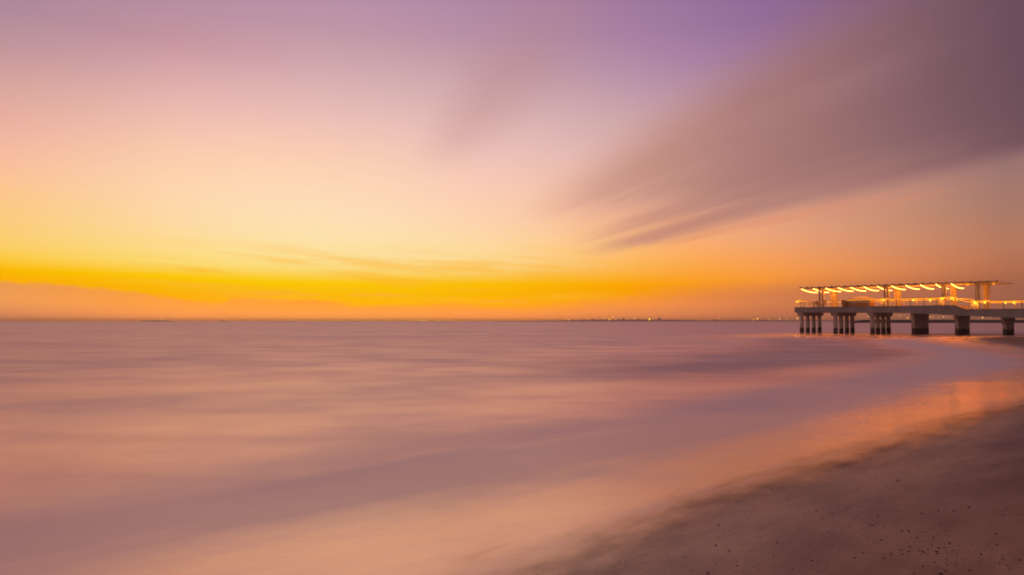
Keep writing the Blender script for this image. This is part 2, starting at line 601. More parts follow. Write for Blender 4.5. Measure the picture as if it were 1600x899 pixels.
def sand_mat():
    m, g = mat_new('wet_sand')
    geo = g.n('ShaderNodeNewGeometry')
    x, y, z = g.sep(geo.outputs['Position'])
    at = g.n('ShaderNodeAttribute', attribute_name='shore_distance')
    q = V(g, at.outputs['Fac'])
    s = x * TS.x + y * TS.y
    grain = g.noise(g.xyz(x, y, z), 260, 3, 0.7)
    mott = g.noise(g.xyz(s * 0.5, q * 1.3, 1.0), 1.6, 6, 0.6)
    fine = g.noise(g.xyz(x, y, 0), 22, 5, 0.65)
    rip = g.noise(g.xyz(s * 1.2, q * 9.0, 0.5), 1.0, 4, 0.6)
    col = g.mix(g.step(mott, 0.36, 0.66), (0.37, 0.215, 0.127), (0.57, 0.35, 0.20))
    col = g.mix(g.step(fine, 0.45, 0.75) * 0.35, col, (0.14, 0.085, 0.066))
    col = g.mix(g.step(grain, 0.46, 0.70) * 0.45, col, (0.045, 0.026, 0.024))
    spk = g.noise(g.xyz(x, y * 1.0, z), 75, 3, 0.7)
    col = g.mix(g.step(spk, 0.54, 0.74) * 0.5, col, (0.09, 0.052, 0.04))
    col = g.mix(g.step(spk, 0.44, 0.30) * 0.22, col, (0.5, 0.34, 0.24))
    col = g.mix(g.step(grain, 0.40, 0.30) * 0.2, col, (0.30, 0.2, 0.17))
    col = g.mix(1 - g.step(y, 5.0, 12.0), g.mix(0.3, col, (0.07, 0.04, 0.036)), col)
    col = g.mix(g.step(rip, 0.52, 0.74) * 0.28, col, (0.13, 0.078, 0.056))
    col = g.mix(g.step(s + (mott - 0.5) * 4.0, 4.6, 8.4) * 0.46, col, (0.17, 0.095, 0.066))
    wet = g.step(q + (mott - 0.5) * 1.6, -3.2, -0.2)
    col = g.mix(wet * 0.28, col, (0.08, 0.05, 0.04))
    rough = 0.80 - wet * 0.50
    h = fine * 0.5 + grain * 0.25 + rip * 0.5
    finish(g, principled(g, col, rough, (h, 0.35, 0.02), 0.25 + wet * 0.45))
    return m


def water_mat():
    """sea smoothed by a long exposure: silky reflecting swell, milky bands of wash near the shore"""
    m, g = mat_new('silky_sea')
    geo = g.n('ShaderNodeNewGeometry')
    x, y, z = g.sep(geo.outputs['Position'])
    at = g.n('ShaderNodeAttribute', attribute_name='shore_distance')
    q = V(g, at.outputs['Fac'])
    s = x * TS.x + y * TS.y
    big = g.noise(g.xyz(s * 0.06, q * 0.16, 2.0), 1.0, 5, 0.55)
    mid = g.noise(g.xyz(x * 0.22, y * 0.30, 6.0), 1.0, 5, 0.55)
    far = g.noise(g.xyz(x * 0.035, y * 0.055, 4.0), 1.0, 6, 0.62)
    near_w = 1 - g.step(q, 14, 60)
    qq = q + (big - 0.5) * 2.6 + (mid - 0.5) * 1.0
    qw = qq - g.step(s, 6.0, 36.0) * 2.6 + 0.25
    trail = g.noise(g.xyz(s * 0.16 + q * 0.1, q * 1.1, 11.0), 1.0, 4, 0.5)
    wash = g.step(qw + g.step(s, 2.5, 7.5) * 0.6, 0.9, 3.0) * (1 - g.step(qw, 2.9, 6.2)) * (0.74 + 0.46 * g.step(trail, 0.28, 0.72))
    ruffle = g.step(qq + s * 0.02, 7.5, 10.5) * (1 - g.step(qq, 12.0, 21.0)) * g.step(s, 13.0, 24.0) * (0.55 + 0.45 * g.step(mid, 0.35, 0.6))
    ruffle = g.math('MAXIMUM', ruffle, g.step(far, 0.52, 0.80) * g.step(q, 9.0, 30.0) * 0.42)
    wash2 = g.step(qq, 8.5, 10.5) * (1 - g.step(qq, 12.0, 17.0)) * 0.25
    foam = g.math('ADD', wash * 1.05 + wash2, g.step(mid, 0.45, 0.72) * near_w * 0.26 + g.step(far, 0.44, 0.68) * 0.30, clamp=True)
    tint = g.mix(g.step(mid, 0.35, 0.7), (1.0, 0.74, 0.56), (0.88, 0.64, 0.52))
    swell = g.noise(g.xyz(x * 0.05 + y * 0.02, y * 0.42, 1.5), 1.0, 4, 0.6)
    tint = g.mix(g.step(swell, 0.42, 0.66) * 0.30, tint, (0.70, 0.50, 0.44))
    tint = g.mix(ruffle * 0.85, tint, (0.52, 0.38, 0.33))  # darker tint paints in the dark cloud reflected by ruffled water
    tint = g.mix(1 - g.step(q, 0.5, 4.0), tint, (0.88, 0.65, 0.44))
    gl = g.n('ShaderNodeBsdfAnisotropic', distribution='MULTI_GGX')
    g.put(gl.inputs['Color'], tint)
    rough = g.step(q, 0.2, 5.0) * 0.14 + g.step(q, 5.0, 40.0) * 0.12 + 0.21 + (mid - 0.5) * 0.10 + ruffle * 0.10
    lee = x * PX.x + y * PX.y                        # calmer water in the lee of the pier
    lee_v = x * PY.x + y * PY.y - (PIER[0] * PY.x + PIER[1] * PY.y)
    lee_u = lee - (PIER[0] * PX.x + PIER[1] * PX.y)
    calm = g.step(lee_v, -46.0, -14.0) * (1 - g.step(lee_v, 1.0, 4.0)) * g.step(lee_u, -1.5, 2.0)
    rough = rough + g.step(y, 18.0, 40.0) * (1 - g.step(q, 2.0, 9.0)) * 0.16 - calm * 0.19
    foam = foam * (1 - calm * 0.8)
    edge_n = g.noise(g.xyz(s * 1.3, q * 3.5, 3.0), 1.0, 5, 0.6) - 0.5
    qe = q + (big - 0.5) * 0.9 + (mid - 0.5) * 0.7 + edge_n * 0.5        # thin lace left by the last wash
    lace = g.step(qe, -0.12, 0.08) * (1 - g.step(qe, 0.12, 0.42)) * (1 - g.step(y, 12.0, 24.0)) * g.step(edge_n, -0.12, 0.12)
    foam = g.math('MAXIMUM', foam, lace * 0.34)
    g.put(gl.inputs['Roughness'], rough)
    b = g.n('ShaderNodeBump')
    b.inputs['Strength'].default_value = 0.5
    b.inputs['Distance'].default_value = 0.05
    g.put(b.inputs['Height'], mid * 0.6 + g.noise(g.xyz(x * 1.3, y * 1.3, 0), 1.0, 3, 0.5) * 0.22 + g.noise(g.xyz(s * 0.8, q * 3.2, 2.0), 1.0, 3, 0.5) * 0.05)
    g.put(gl.inputs['Normal'], b.outputs[0])
    df = g.n('ShaderNodeBsdfDiffuse')
    g.put(df.inputs[0], (0.77, 0.74, 0.74))
    sh = g.mixsh(foam * 0.62 + 0.04, gl.outputs[0], df.outputs[0])
    tr = g.n('ShaderNodeBsdfTransparent')
    alpha = g.step(q + (big - 0.5) * 0.9 + (mid - 0.5) * 0.7 + edge_n * 0.9, -0.75, 0.42)
    finish(g, g.mixsh(alpha, tr.outputs[0], sh))
    return m


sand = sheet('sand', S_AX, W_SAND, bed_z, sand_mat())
tag(sand, kind='structure')
W_WATER = axis(np.concatenate([np.arange(-1.6, 6, 0.12), np.arange(6, 24, 0.6), np.geomspace(24, FAR, 24)]))


def water_sheet():
    # columns start landward of the wandering shoreline
    verts, wd = [], []
    qs = W_WATER
    S = S_AX
    for q in qs:
        for s_ in S:
            w_ = float(q) + shore_w(float(s_)) * max(0.0, 1 - max(0.0, q) / 400)
            p = P0 + TS * float(s_) + NW * w_
            verts.append((p.x, p.y, water_z(float(s_), w_) if q < 30 else 0.0))
            wd.append(w_ - shore_w(float(s_)))
    ns = len(S)
    faces = [(j * ns + i, j * ns + i + 1, (j + 1) * ns + i + 1, (j + 1) * ns + i) for j in range(len(qs) - 1) for i in range(ns - 1)]
    me = bpy.data.meshes.new('sea_water')
    me.from_pydata(verts, [], faces)
    for p in me.polygons: p.use_smooth = True
    a = me.attributes.new('shore_distance', 'FLOAT', 'POINT')
    a.data.foreach_set('value', np.array(wd, dtype=np.float32))
    me.materials.append(water_mat())
    o = bpy.data.objects.new('sea_water', me)
    COL.objects.link(o)
    return o


tag(water_sheet(), kind='structure')

# ------------------------------------------------------------------ the pier (local x runs toward the shore, local y away from the camera)
PIER_RZ = -R(47.045)


def pier_obj(name, label, cat, group=None):
    return tag(empty(name, None, PIER, PIER_RZ), label, cat, group)


pier = pier_obj('pier', 'long pale concrete pier on piles reaching out over the sea', 'pier')
U_END = 46.0
V0, V1 = -0.4, 8.0
top = [(-0.55, 3.82), (20.75, 3.82), (21.85, 3.26), (U_END, 3.22)]
bot = [(-0.55, 3.12), (8.0, 3.06), (12, 2.98), (15, 2.88), (18, 2.73), (21.4, 2.51), (25.5, 2.28), (28.2, 2.14), (34, 1.95), (U_END, 1.9)]
bm = bmesh.new()
prism(bm, top + bot[::-1], 'Y', V0, V1)
obj('deck', bm, M['deck_concrete'], pier)
# thin coping along the near edge, proud of the fascia
bm = bmesh.new()
prism(bm, [(-0.60, 3.825), (20.76, 3.825), (21.87, 3.265), (U_END, 3.225), (U_END, 3.305), (21.9, 3.345), (20.8, 3.905), (-0.60, 3.905)], 'Y', V0 - 0.06, V0 + 0.30)
obj('coping', bm, M['deck_concrete'], pier)
bm = bmesh.new()
prism(bm, [(-0.5, 3.824), (20.76, 3.824), (21.87, 3.264), (U_END, 3.224), (U_END, 3.264), (21.9, 3.304), (20.8, 3.864), (-0.5, 3.864)], 'Y', V0 + 0.303, V1 - 0.02)
obj('deck_boards', bm, M['deck_boards'], pier)


def deck_bottom(u):
    return float(np.interp(u, [b[0] for b in bot], [b[1] for b in bot]))


SP = 5.15
for i in range(3):
    u0 = i * SP + (0.0 if i else 0.1)
    zt = deck_bottom(u0) - 0.004
    zb = zt - 0.50
    bm = bmesh.new()
    prism(bm, [(-0.05, zt - 0.25), (-0.05, zt), (7.5, zt), (7.5, zt - 0.25), (7.2, zb), (0.22, zb)], 'X', u0 - 0.45, u0 + 0.45)
    cap = obj('pier_cap', bm, M['concrete'], pier)
    for v in (0.52, 2.6, 4.75, 6.9):
        bm = bmesh.new()
        lathe(bm, [(0.31, -2.6), (0.31, 0.5), (0.30, 0.8), (0.29, zb - 0.15), (0.34, zb - 0.003)], u0, v, 14)
        p = obj('pile', bm, M['concrete'], pier, True)
        p.parent = cap
for i in range(3, 8):
    u0 = i * SP
    zt = deck_bottom(u0) - 0.004
    flare = (0.35, 0.55, 0.95, 0.9, 0.9)[i - 3]
    cap_h = (0.45, 0.5, 0.65, 0.6, 0.6)[i - 3]
    bm = bmesh.new()
    a0, a1 = ((0.75, 6.9), (0.9, 6.3), (1.35, 5.6), (1, 6), (1, 6))[i - 3]
    prof = [(a0, -2.6), (a0, zt - cap_h - 0.25), (a0 - flare, zt - cap_h * 0.55), (a0 - flare, zt), (a1 + flare, zt),
            (a1 + flare, zt - cap_h * 0.55), (a1, zt - cap_h - 0.25), (a1, -2.6)]
    prism(bm, prof, 'X', u0 - 0.20, u0 + 0.20)
    bmesh.ops.bevel(bm, geom=list(bm.edges), offset=0.05, segments=2, affect='EDGES')
    obj('pier_wall', bm, M['concrete'], pier)

# ------------------------------------------------------------------ canopy over the pier head
canopy = pier_obj('canopy', 'long flat slatted canopy on paired posts standing on the pier deck', 'canopy')
RU0, RU1, RV0, RV1 = -0.05, 25.4, 0.35, 7.5
bm = bmesh.new()
box(bm, RU0, RU1, RV0 + 0.15, RV1 - 0.15, 6.80, 6.86)
obj('roof_panel', bm, M['canopy_paint'], canopy)
for v in (RV0, RV1 - 0.14):
    bm = bmesh.new()
    box(bm, RU0 - 0.05, RU1 + (0.35 if v > 1 else 0.0), v, v + 0.14, 6.84, 6.93, 0.012)
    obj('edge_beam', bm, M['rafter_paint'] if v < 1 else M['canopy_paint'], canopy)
for v in (0.95, 6.75):
    bm = bmesh.new()
    box(bm, RU0 + 0.1, RU1 - 0.1, v, v + 0.16, 6.73, 6.797, 0.01)
    obj('main_beam', bm, M['canopy_paint'], canopy)
bm = bmesh.new()
box(bm, -0.05, 0.05, RV0 - 0.12, RV0 + 0.7, 6.933, 7.03)
raf = obj('rafter', bm, M['rafter_paint'], canopy)
raf.location.x = 0.02
for k in range(1, 28):
    c = raf.copy()
    COL.objects.link(c)
    c.parent = canopy
    c.location.x = 0.02 + k * 0.915 * 1.022
for fi, uf in enumerate((2.75, 11.9, 19.05, 22.9)):
    zb = 3.866 if uf < 20.8 else 3.296
    for v, th in ((0.95, 0.11), (2.1, 0.16), (5.6, 0.21), (6.9, 0.21)):
        bm = bmesh.new()
        box(bm, uf - th, uf + th, v - th, v + th, zb, 6.797 if v in (2.1, 5.6) else 6.727, 0.02)
        obj('post', bm, M['rafter_paint'] if v < 1 and fi < 2 else M['canopy_paint'], canopy)  # darker paint on first two near posts stands in for their unlit side
    bm = bmesh.new()
    box(bm, uf - 0.14, uf + 0.14, 1.16, 6.74, 6.68, 6.79, 0.02)
    obj('tie_beam', bm, M['canopy_paint'], canopy)
    if fi:
        bm = bmesh.new()
        prism(bm, [(uf - 0.42, zb), (uf + 0.36, zb), (uf + 0.30, zb + 1.08), (uf - 0.34, zb + 1.08)], 'Y', 0.12, 0.78)
        obj('plinth', bm, M['white_paint'], canopy)

FILL_LAMPS = (21.4, 24.3)

# string lights: sagging glowing strands hung across under the canopy
ORD = ['first', 'second', 'third', 'fourth', 'fifth', 'sixth', 'seventh', 'eighth', 'ninth', 'tenth', 'eleventh', 'twelfth',
       'thirteenth', 'fourteenth', 'fifteenth', 'sixteenth', 'seventeenth', 'eighteenth', 'nineteenth', 'twentieth',
       'twenty first', 'twenty second', 'twenty third', 'twenty fourth', 'twenty fifth']


def strand_pts(sag):
    o = []
    for k in range(25):
        t = k / 24
        v = 0.75 + t * 5.75
        o.append((0, v, 6.76 - sag * (1 - (1 - t / 0.78) ** 2)))
    return o


def point_light(parent, loc, watts, color, radius):
    d = bpy.data.lights.new('glow', 'POINT')
    d.energy = watts
    d.color = color
    d.shadow_soft_size = radius
    o = bpy.data.objects.new('glow', d)
    COL.objects.link(o)
    o.parent = parent
    o.location = loc
    return o


def make_strand(sag):
    root = empty('string_light')
    bm = bmesh.new()
    tube(bm, strand_pts(sag), 0.06, 6)
    obj('glowing_strand', bm, M['rope'], root, True)
    for v, z in ((0.75, 6.72), (6.5, 6.78 - sag)):
        bm = bmesh.new()
        tube(bm, [(0, v, z), (0, v, 6.79)], 0.02, 6)
        obj('hook', bm, M['rafter_paint'], root)
    for v in (2.2, 5.2):
        point_light(root, (0, v, 6.0), 52, (1.0, 0.255, 0.005), 0.12)
    return root


protos = {}
for k in range(12):
    sag = (0.42, 0.36, 0.40, 0.44, 0.37)[k * 3 % 5]
    st = copy_tree(protos[sag]) if sag in protos else protos.setdefault(sag, make_strand(sag))
    u = 0.05 + 1.83 * k
    p = Vector(PIER[:2]) + PX * u
    st.location = (p.x, p.y, 0)
    st.rotation_euler.z = PIER_RZ
    tag(st, 'glowing string light sagging under the pier canopy, %s from the seaward end' % ORD[k], 'string light', 'string lights under the canopy')

for u in FILL_LAMPS:  # added fill lamps, only there to brighten the shoreward end of the canopy
    bm = bmesh.new()
    lathe(bm, [(0.02, 6.62), (0.10, 6.65), (0.13, 6.72), (0.13, 6.795)], u, 3.6, 12)
    cl = obj('fill_lamp', bm, M['led'], canopy)
    point_light(cl, (u, 3.6, 5.7), 95, (1.0, 0.22, 0.004), 0.12)

# ------------------------------------------------------------------ railings
def rail_section(parent, pts, posts, v, r=0.045):
    """top rail along (u, z) points; posts at u down to the deck"""
    bm = bmesh.new()
    P = []
    for a, b in zip(pts, pts[1:]):
        dx, dz = b[0] - a[0], b[1] - a[1]
        L = math.hypot(dx, dz)
        nx, nz = -dz / L * r, dx / L * r
        P.append(((a[0] + nx, a[1] + nz), (b[0] + nx, b[1] + nz), (b[0] - nx, b[1] - nz), (a[0] - nx, a[1] - nz)))
    for q in P:
        prism(bm, q, 'Y', v - r, v + r)
    tr = obj('top_rail', bm, M['rail_paint'], parent)
    bm = bmesh.new()
    for a, b in zip(pts, pts[1:]):
        prism(bm, [(a[0] + .02, a[1] - r - .004), (b[0] - .02, b[1] - r - .004), (b[0] - .02, b[1] - r - .075), (a[0] + .02, a[1] - r - .075)], 'Y', v - r * .7, v + r * .7)
    obj('light_strip', bm, M['led'], tr)
    us, zs = [p[0] for p in pts], [p[1] for p in pts]
    for u in posts:
        zt = float(np.interp(u, us, zs)) - r - 0.077
        zb = float(np.interp(u, [20.78, 21.88], [3.866, 3.306]))
        bm = bmesh.new()
        box(bm, u - 0.05, u + 0.05, v - 0.05, v + 0.05, zb, zt)
        obj('rail_post', bm, M['rail_paint'], parent)


VN, VF = 0.02, 7.55
rl = pier_obj('railing', 'short bright corner railing at the seaward end of the pier deck', 'railing')
rail_section(rl, [(-0.48, 4.93), (1.15, 4.93)], [-0.42, 0.62], VN)
bm = bmesh.new(); box(bm, -0.52, -0.43, VN + 0.05, VF - 0.06, 4.885, 4.975); obj('top_rail', bm, M['rail_paint'], rl)
for v in (1.6, 3.2, 4.8, 6.4):
    bm = bmesh.new(); box(bm, -0.525, -0.425, v - 0.05, v + 0.05, 3.866, 4.883); obj('rail_post', bm, M['rail_paint'], rl)
rl = pier_obj('railing', 'long near side railing stepping down along the pier edge', 'railing')
rail_section(rl, [(7.15, 4.95), (20.6, 4.95), (22.2, 4.38), (U_END, 4.36)],
             [7.9, 9.95, 12.0, 13.7, 15.4, 17.1, 18.6, 20.55, 22.25, 24.1, 26.0, 27.9, 30, 32, 34, 36, 38, 40, 42, 44], VN)
rl = pier_obj('railing', 'far side railing running along the back edge of the pier deck', 'railing')
far_posts = [-0.1, 1.7, 3.5, 5.3, 7.1, 8.9, 10.6, 12.3, 14.0, 15.8, 17.4, 19.1, 20.6, 22.2, 24.0, 25.8, 27.6, 29.5, 31.4, 33.3, 35.2, 37, 39, 41, 43, 45]
rail_section(rl, [(-0.48, 4.93), (20.6, 4.95), (22.2, 4.38), (U_END, 4.36)], far_posts, VF)


# small lamps on the railing posts
def solve_u(x, v):
    k = (x - 800) / F
    bx, by = PIER[0] + PY.x * v, PIER[1] + PY.y * v
    return (k * by - bx) / (PX.x - k * PX.y)


def make_rail_lamp(watts):
    root = empty('rail_lamp')
    bm = bmesh.new()
    lathe(bm, [(0.06, 0.0), (0.06, 0.05), (0.03, 0.06), (0.03, 0.10)], 0, 0, 10)
    obj('lamp_base', bm, M['rail_paint'], root, False)
    bm = bmesh.new()
    ball(bm, 0.085, (0, 0, 0.18))
    obj('bulb', bm, M['rail_bulb'], root, True)
    bm = bmesh.new()
    box(bm, -0.03, 0.03, -0.03, 0.36, -0.08, -0.002)
    obj('bracket', bm, M['rail_paint'], root)
    point_light(root, (0, 0, 0.18), watts, (1.0, 0.29, 0.006), 0.12)
    return root


lamp_of = {}
li = 0
for x, near in ((1246, 1), (1380.6, 1), (1405, 0), (1428, 0), (1453, 0), (1473, 1), (1487, 1), (1501, 0), (1523, 1), (1538.5, 1), (1542, 0), (1571, 0), (1584, 0), (1618, 0)):  # near lamps shoreward of the last two plinths are added to light the posts
    v = VN - 0.34 if near else VF - 0.19
    u = solve_u(x, v)
    zt = float(np.interp(u, [20.6, 22.2], [4.95, 4.38])) - (0.32 if not near else 0.40)
    L = copy_tree(lamp_of[near]) if near in lamp_of else lamp_of.setdefault(near, make_rail_lamp(100 if near else 85))
    p = Vector(PIER[:2]) + PX * u + PY * v
    L.location = (p.x, p.y, zt)
    L.rotation_euler.z = PIER_RZ
    tag(L, 'small amber lamp on the %s pier railing, %s lamp from the seaward end' % ('near' if near else 'far', ORD[li]), 'lamp', 'lamps along the pier railings')
    li += 1


# ------------------------------------------------------------------ furniture on the pier deck
def make_chair():
    root = empty('chair')
    bm = bmesh.new(); box(bm, -0.23, 0.23, -0.23, 0.23, 0.43, 0.48, 0.015); obj('seat', bm, M['dark_wood'], root)
    bm = bmesh.new()
    for zz in (0.62, 0.76, 0.92):
        box(bm, -0.19, 0.19, 0.195, 0.225, zz, zz + 0.09)
    obj('backrest', bm, M['dark_wood'], root)
    for sx in (-1, 1):
        bm = bmesh.new(); box(bm, sx * 0.21 - 0.02, sx * 0.21 + 0.02, -0.22, -0.18, 0, 0.428); obj('leg', bm, M['dark_wood'], root)
        bm = bmesh.new(); box(bm, sx * 0.213 - 0.02, sx * 0.213 + 0.02, 0.19, 0.23, 0, 1.04); obj('leg', bm, M['dark_wood'], root)
    return root


def at_pier(o, u, v, z=3.866, rz=0.0):
    p = Vector(PIER[:2]) + PX * u + PY * v
    o.location = (p.x, p.y, z)
    o.rotation_euler.z = PIER_RZ + rz


ch0 = make_chair()
for k, (u, v, rz, lab) in enumerate(((2.35, 1.5, 1.4, 'dark brown wooden chair on the pier deck just left of the first thin canopy post'),
                                     (3.25, 1.2, -1.7, 'dark brown wooden chair on the pier deck just right of the first thin canopy post'),
                                     (1.3, 3.0, 0.2, 'dark brown wooden chair behind the small tables at the seaward end of the pier'))):
    c = ch0 if k == 0 else copy_tree(ch0)
    at_pier(c, u, v, rz=rz)
    tag(c, lab, 'chair', 'chairs on the pier deck')


def make_table():
    root = empty('table')
    bm = bmesh.new(); lathe(bm, [(0.45, 0.70), (0.46, 0.715), (0.45, 0.74)], 0, 0, 20); obj('table_top', bm, M['wicker'], root)
    bm = bmesh.new(); lathe(bm, [(0.26, 0.0), (0.25, 0.03), (0.05, 0.06), (0.05, 0.69), (0.16, 0.697)], 0, 0, 14); obj('pedestal', bm, M['wicker'], root)
    return root


tb0 = make_table()
for k, (u, v, lab) in enumerate(((1.55, 1.3, 'low round brown table beside the corner railing of the pier'),
                                 (2.0, 2.6, 'low round brown table nearer the first canopy post on the pier'))):
    c = tb0 if k == 0 else copy_tree(tb0)
    at_pier(c, u, v)
    tag(c, lab, 'table', 'tables on the pier deck')

# round-backed wicker seat and the low peaked day bed beside it
root = tag(empty('wicker_armchair'), 'dark rounded wicker armchair on the pier deck left of the day bed', 'armchair')
bm = bmesh.new()
lathe(bm, [(0.42, 0.0), (0.52, 0.10), (0.55, 0.36), (0.50, 0.40)], 0, 0, 24)
obj('seat', bm, M['wicker'], root, False)
bm = bmesh.new()
n = 20
ring = []
for k in range(n + 1):
    a = math.pi * (0.72 + 1.15 * k / n) + 0.3
    h = 0.62 + 0.42 * math.sin(math.pi * k / n)
    row = []
    for rr, zz in ((0.50, 0.402), (0.60, 0.402), (0.66, h), (0.58, h + 0.03)):
        row.append(bm.verts.new((math.cos(a) * rr, math.sin(a) * rr, zz)))
    ring.append(row)
for A, B in zip(ring, ring[1:]):
    for k in range(4):
        bm.faces.new((A[k], A[(k + 1) % 4], B[(k + 1) % 4], B[k]))
bm.faces.new(ring[0]); bm.faces.new(ring[-1][::-1])
obj('backrest', bm, M['wicker'], root, False)
bm = bmesh.new(); lathe(bm, [(0.40, 0.402), (0.45, 0.44), (0.45, 0.50), (0.40, 0.53)], 0, 0, 20); obj('cushion', bm, M['cushion'], root)
at_pier(root, 6.35, 1.5)

root = tag(empty('day_bed'), 'low orange brown day bed with a shallow peaked top on the pier deck', 'day bed')
bm = bmesh.new(); box(bm, -1.5, 1.5, -1.0, 1.0, 0.0, 0.62, 0.03); obj('base', bm, M['wicker'], root)
bm = bmesh.new(); box(bm, -1.44, 1.44, -0.97, 0.94, 0.623, 0.90, 0.05); obj('mattress', bm, M['cushion'], root)
bm = bmesh.new(); box(bm, -1.44, 1.44, 0.78, 0.94, 0.902, 1.06, 0.03); obj('backrest', bm, M['wicker'], root)
for sx in (-1, 1):
    bm = bmesh.new(); box(bm, sx * 1.3 - 0.13, sx * 1.3 + 0.13, -0.7, 0.76, 0.902, 1.04, 0.05); obj('bolster', bm, M['cushion'], root)
    for sy in (-1, 1):
        bm = bmesh.new(); box(bm, sx * 1.46 - 0.035, sx * 1.46 + 0.035, sy * 0.96 - 0.035, sy * 0.96 + 0.035, 0.622, 1.14); obj('post', bm, M['wicker'], root)
bm = bmesh.new()
q = [bm.verts.new((sx * 1.62, sy * 1.12, 1.142)) for sx, sy in ((-1, -1), (1, -1), (1, 1), (-1, 1))]
q2 = [bm.verts.new((sx * 1.62, sy * 1.12, 1.20)) for sx, sy in ((-1, -1), (1, -1), (1, 1), (-1, 1))]
t2 = [bm.verts.new((sx * 0.25, sy * 0.05, 1.50)) for sx, sy in ((-1, -1), (1, -1), (1, 1), (-1, 1))]
for A, B in ((q, q2), (q2, t2)):
    for k in range(4):
        bm.faces.new((A[k], A[(k + 1) % 4], B[(k + 1) % 4], B[k]))
bm.faces.new(q[::-1]); bm.faces.new(t2)
obj('peaked_top', bm, M['cushion'], root)
at_pier(root, 8.35, 2.0)

# ------------------------------------------------------------------ far shore, breakwater, ships, harbour lamps
DF = 4200.0
KF = DF / 2600.0


def far_pt(x, D=DF):
    k = (x - 800) / F
    return Vector((k * D, D))


def far_z(y, D=DF):
    return CAM_H + (502 - y) * D / F


def strip(name, xs, ys, D, depth, mat):
    """low land with a wandering skyline"""
    bm = bmesh.new()
    rows = []
    for x, y in zip(xs, ys):
        a, b, c = far_pt(x, D), far_pt(x, D + depth * 0.4), far_pt(x, D + depth)
        z = max(far_z(y, D), -0.5)
        rows.append([bm.verts.new((a.x, a.y, -3.2)), bm.verts.new((a.x, a.y, max(0.3, z * 0.45) if z > 0 else -1)), bm.verts.new((b.x, b.y, z)), bm.verts.new((c.x, c.y, -3.2))])
    for A, B in zip(rows, rows[1:]):
        for k in range(3):
            bm.faces.new((A[k], A[k + 1], B[k + 1], B[k]))
    return obj(name, bm, mat)


xs = np.arange(770, 1900, 4.0)
ys = [float(np.interp(x, [770, 840, 900, 950, 1000, 1060, 1100, 1250, 1340, 1900], [502, 501.6, 500.6, 500.0, 499.6, 500.2, 500.8, 500.6, 499.8, 499.4]))
      + 0.4 * noise.noise((x * 0.05, 1, 2)) * (1 if 840 < x else 0) for x in xs]
land = strip('distant_land', xs, ys, DF + 120, 500, M['far_land'])
tag(land, kind='structure')
isl = strip('island', np.arange(218, 274, 3.0), [502 - 0.8 * math.sin(math.pi * (x - 216) / 58) for x in np.arange(218, 274, 3.0)], DF, 120, M['far_land'])
tag(isl, kind='structure')

# breakwater behind the pier
DB = 700.0
bm = bmesh.new()
rows = []
for x in np.arange(1325, 1780, 1.0):
    a, b, c = far_pt(x, DB), far_pt(x, DB + 5), far_pt(x, DB + 14)
    h = 3.1 + 0.35 * noise.noise((x * 0.31, 0, 3)) - 2.6 * max(0, 1 - (x - 1325) / 22)
    rows.append([bm.verts.new((a.x, a.y, -3.2)), bm.verts.new((a.x * 0.999, a.y, 1.4 + 0.5 * noise.noise((x * .6, 4, 0)) if x > 1340 else -.2)), bm.verts.new((b.x, b.y, h)),
                 bm.verts.new((b.x + 2, b.y + 3, h)), bm.verts.new((c.x, c.y, -3.2))])
for A, B in zip(rows, rows[1:]):
    for k in range(4):
        bm.faces.new((A[k], A[k + 1], B[k + 1], B[k]))
tag(obj('breakwater', bm, M['rock']), 'long low dark breakwater on the horizon seen between the pier supports', 'breakwater')

# buildings of the far city
bl = [(912, 7, 498.2), (926, 6, 497.4), (938, 9, 498.4), (950, 7, 497.6), (966, 8, 497.2), (974, 3, 494.8), (986, 8, 497.0), (999, 7, 497.6),
      (1020, 9, 498.0), (1030, 4, 494.6), (1044, 10, 498.6), (1118, 8, 499.0), (1150, 9, 499.2), (1196, 10, 499.0), (1222, 8, 498.8),
      (1425, 9, 497.2), (1447, 7, 496.0), (1476, 10, 496.2), (1520, 9, 498.0), (1550, 8, 498.2)]
for k, (x, wpx, yt) in enumerate(bl):
    D = DF + 60
    p = far_pt(x, D)
    yt = 502 - (502 - yt) * 0.66
    wm = wpx * D / F
    zt = far_z(yt, D)
    root = empty('distant_building', None, (p.x, p.y, 0))
    bm = bmesh.new()
    box(bm, -wm / 2, wm / 2, -8, 8, -1.0, zt * 0.86)
    obj('wall', bm, M['far_wall'], root)
    bm = bmesh.new()
    box(bm, -wm / 2 * (0.55 if k % 2 else 0.8), wm / 2 * (0.7 if k % 3 else 0.35), -6, 6, zt * 0.86 + 0.02, zt)
    obj('roof', bm, M['far_wall'], root)
    tag(root, 'tiny hazy grey building on the far shore skyline, %s from the left' % ORD[k], 'building', 'buildings on the far shore')


def make_far_lamp(mat, r):
    root = empty('harbour_lamp')
    bm = bmesh.new(); tube(bm, [(0, 0, -40), (0, 0, -0.3)], 0.12, 6); obj('mast', bm, M['hull'], root)
    r *= KF
    bm = bmesh.new(); ball(bm, r, (0, 0, r - 0.3)); obj('lamp_globe', bm, mat, root, True)
    return root


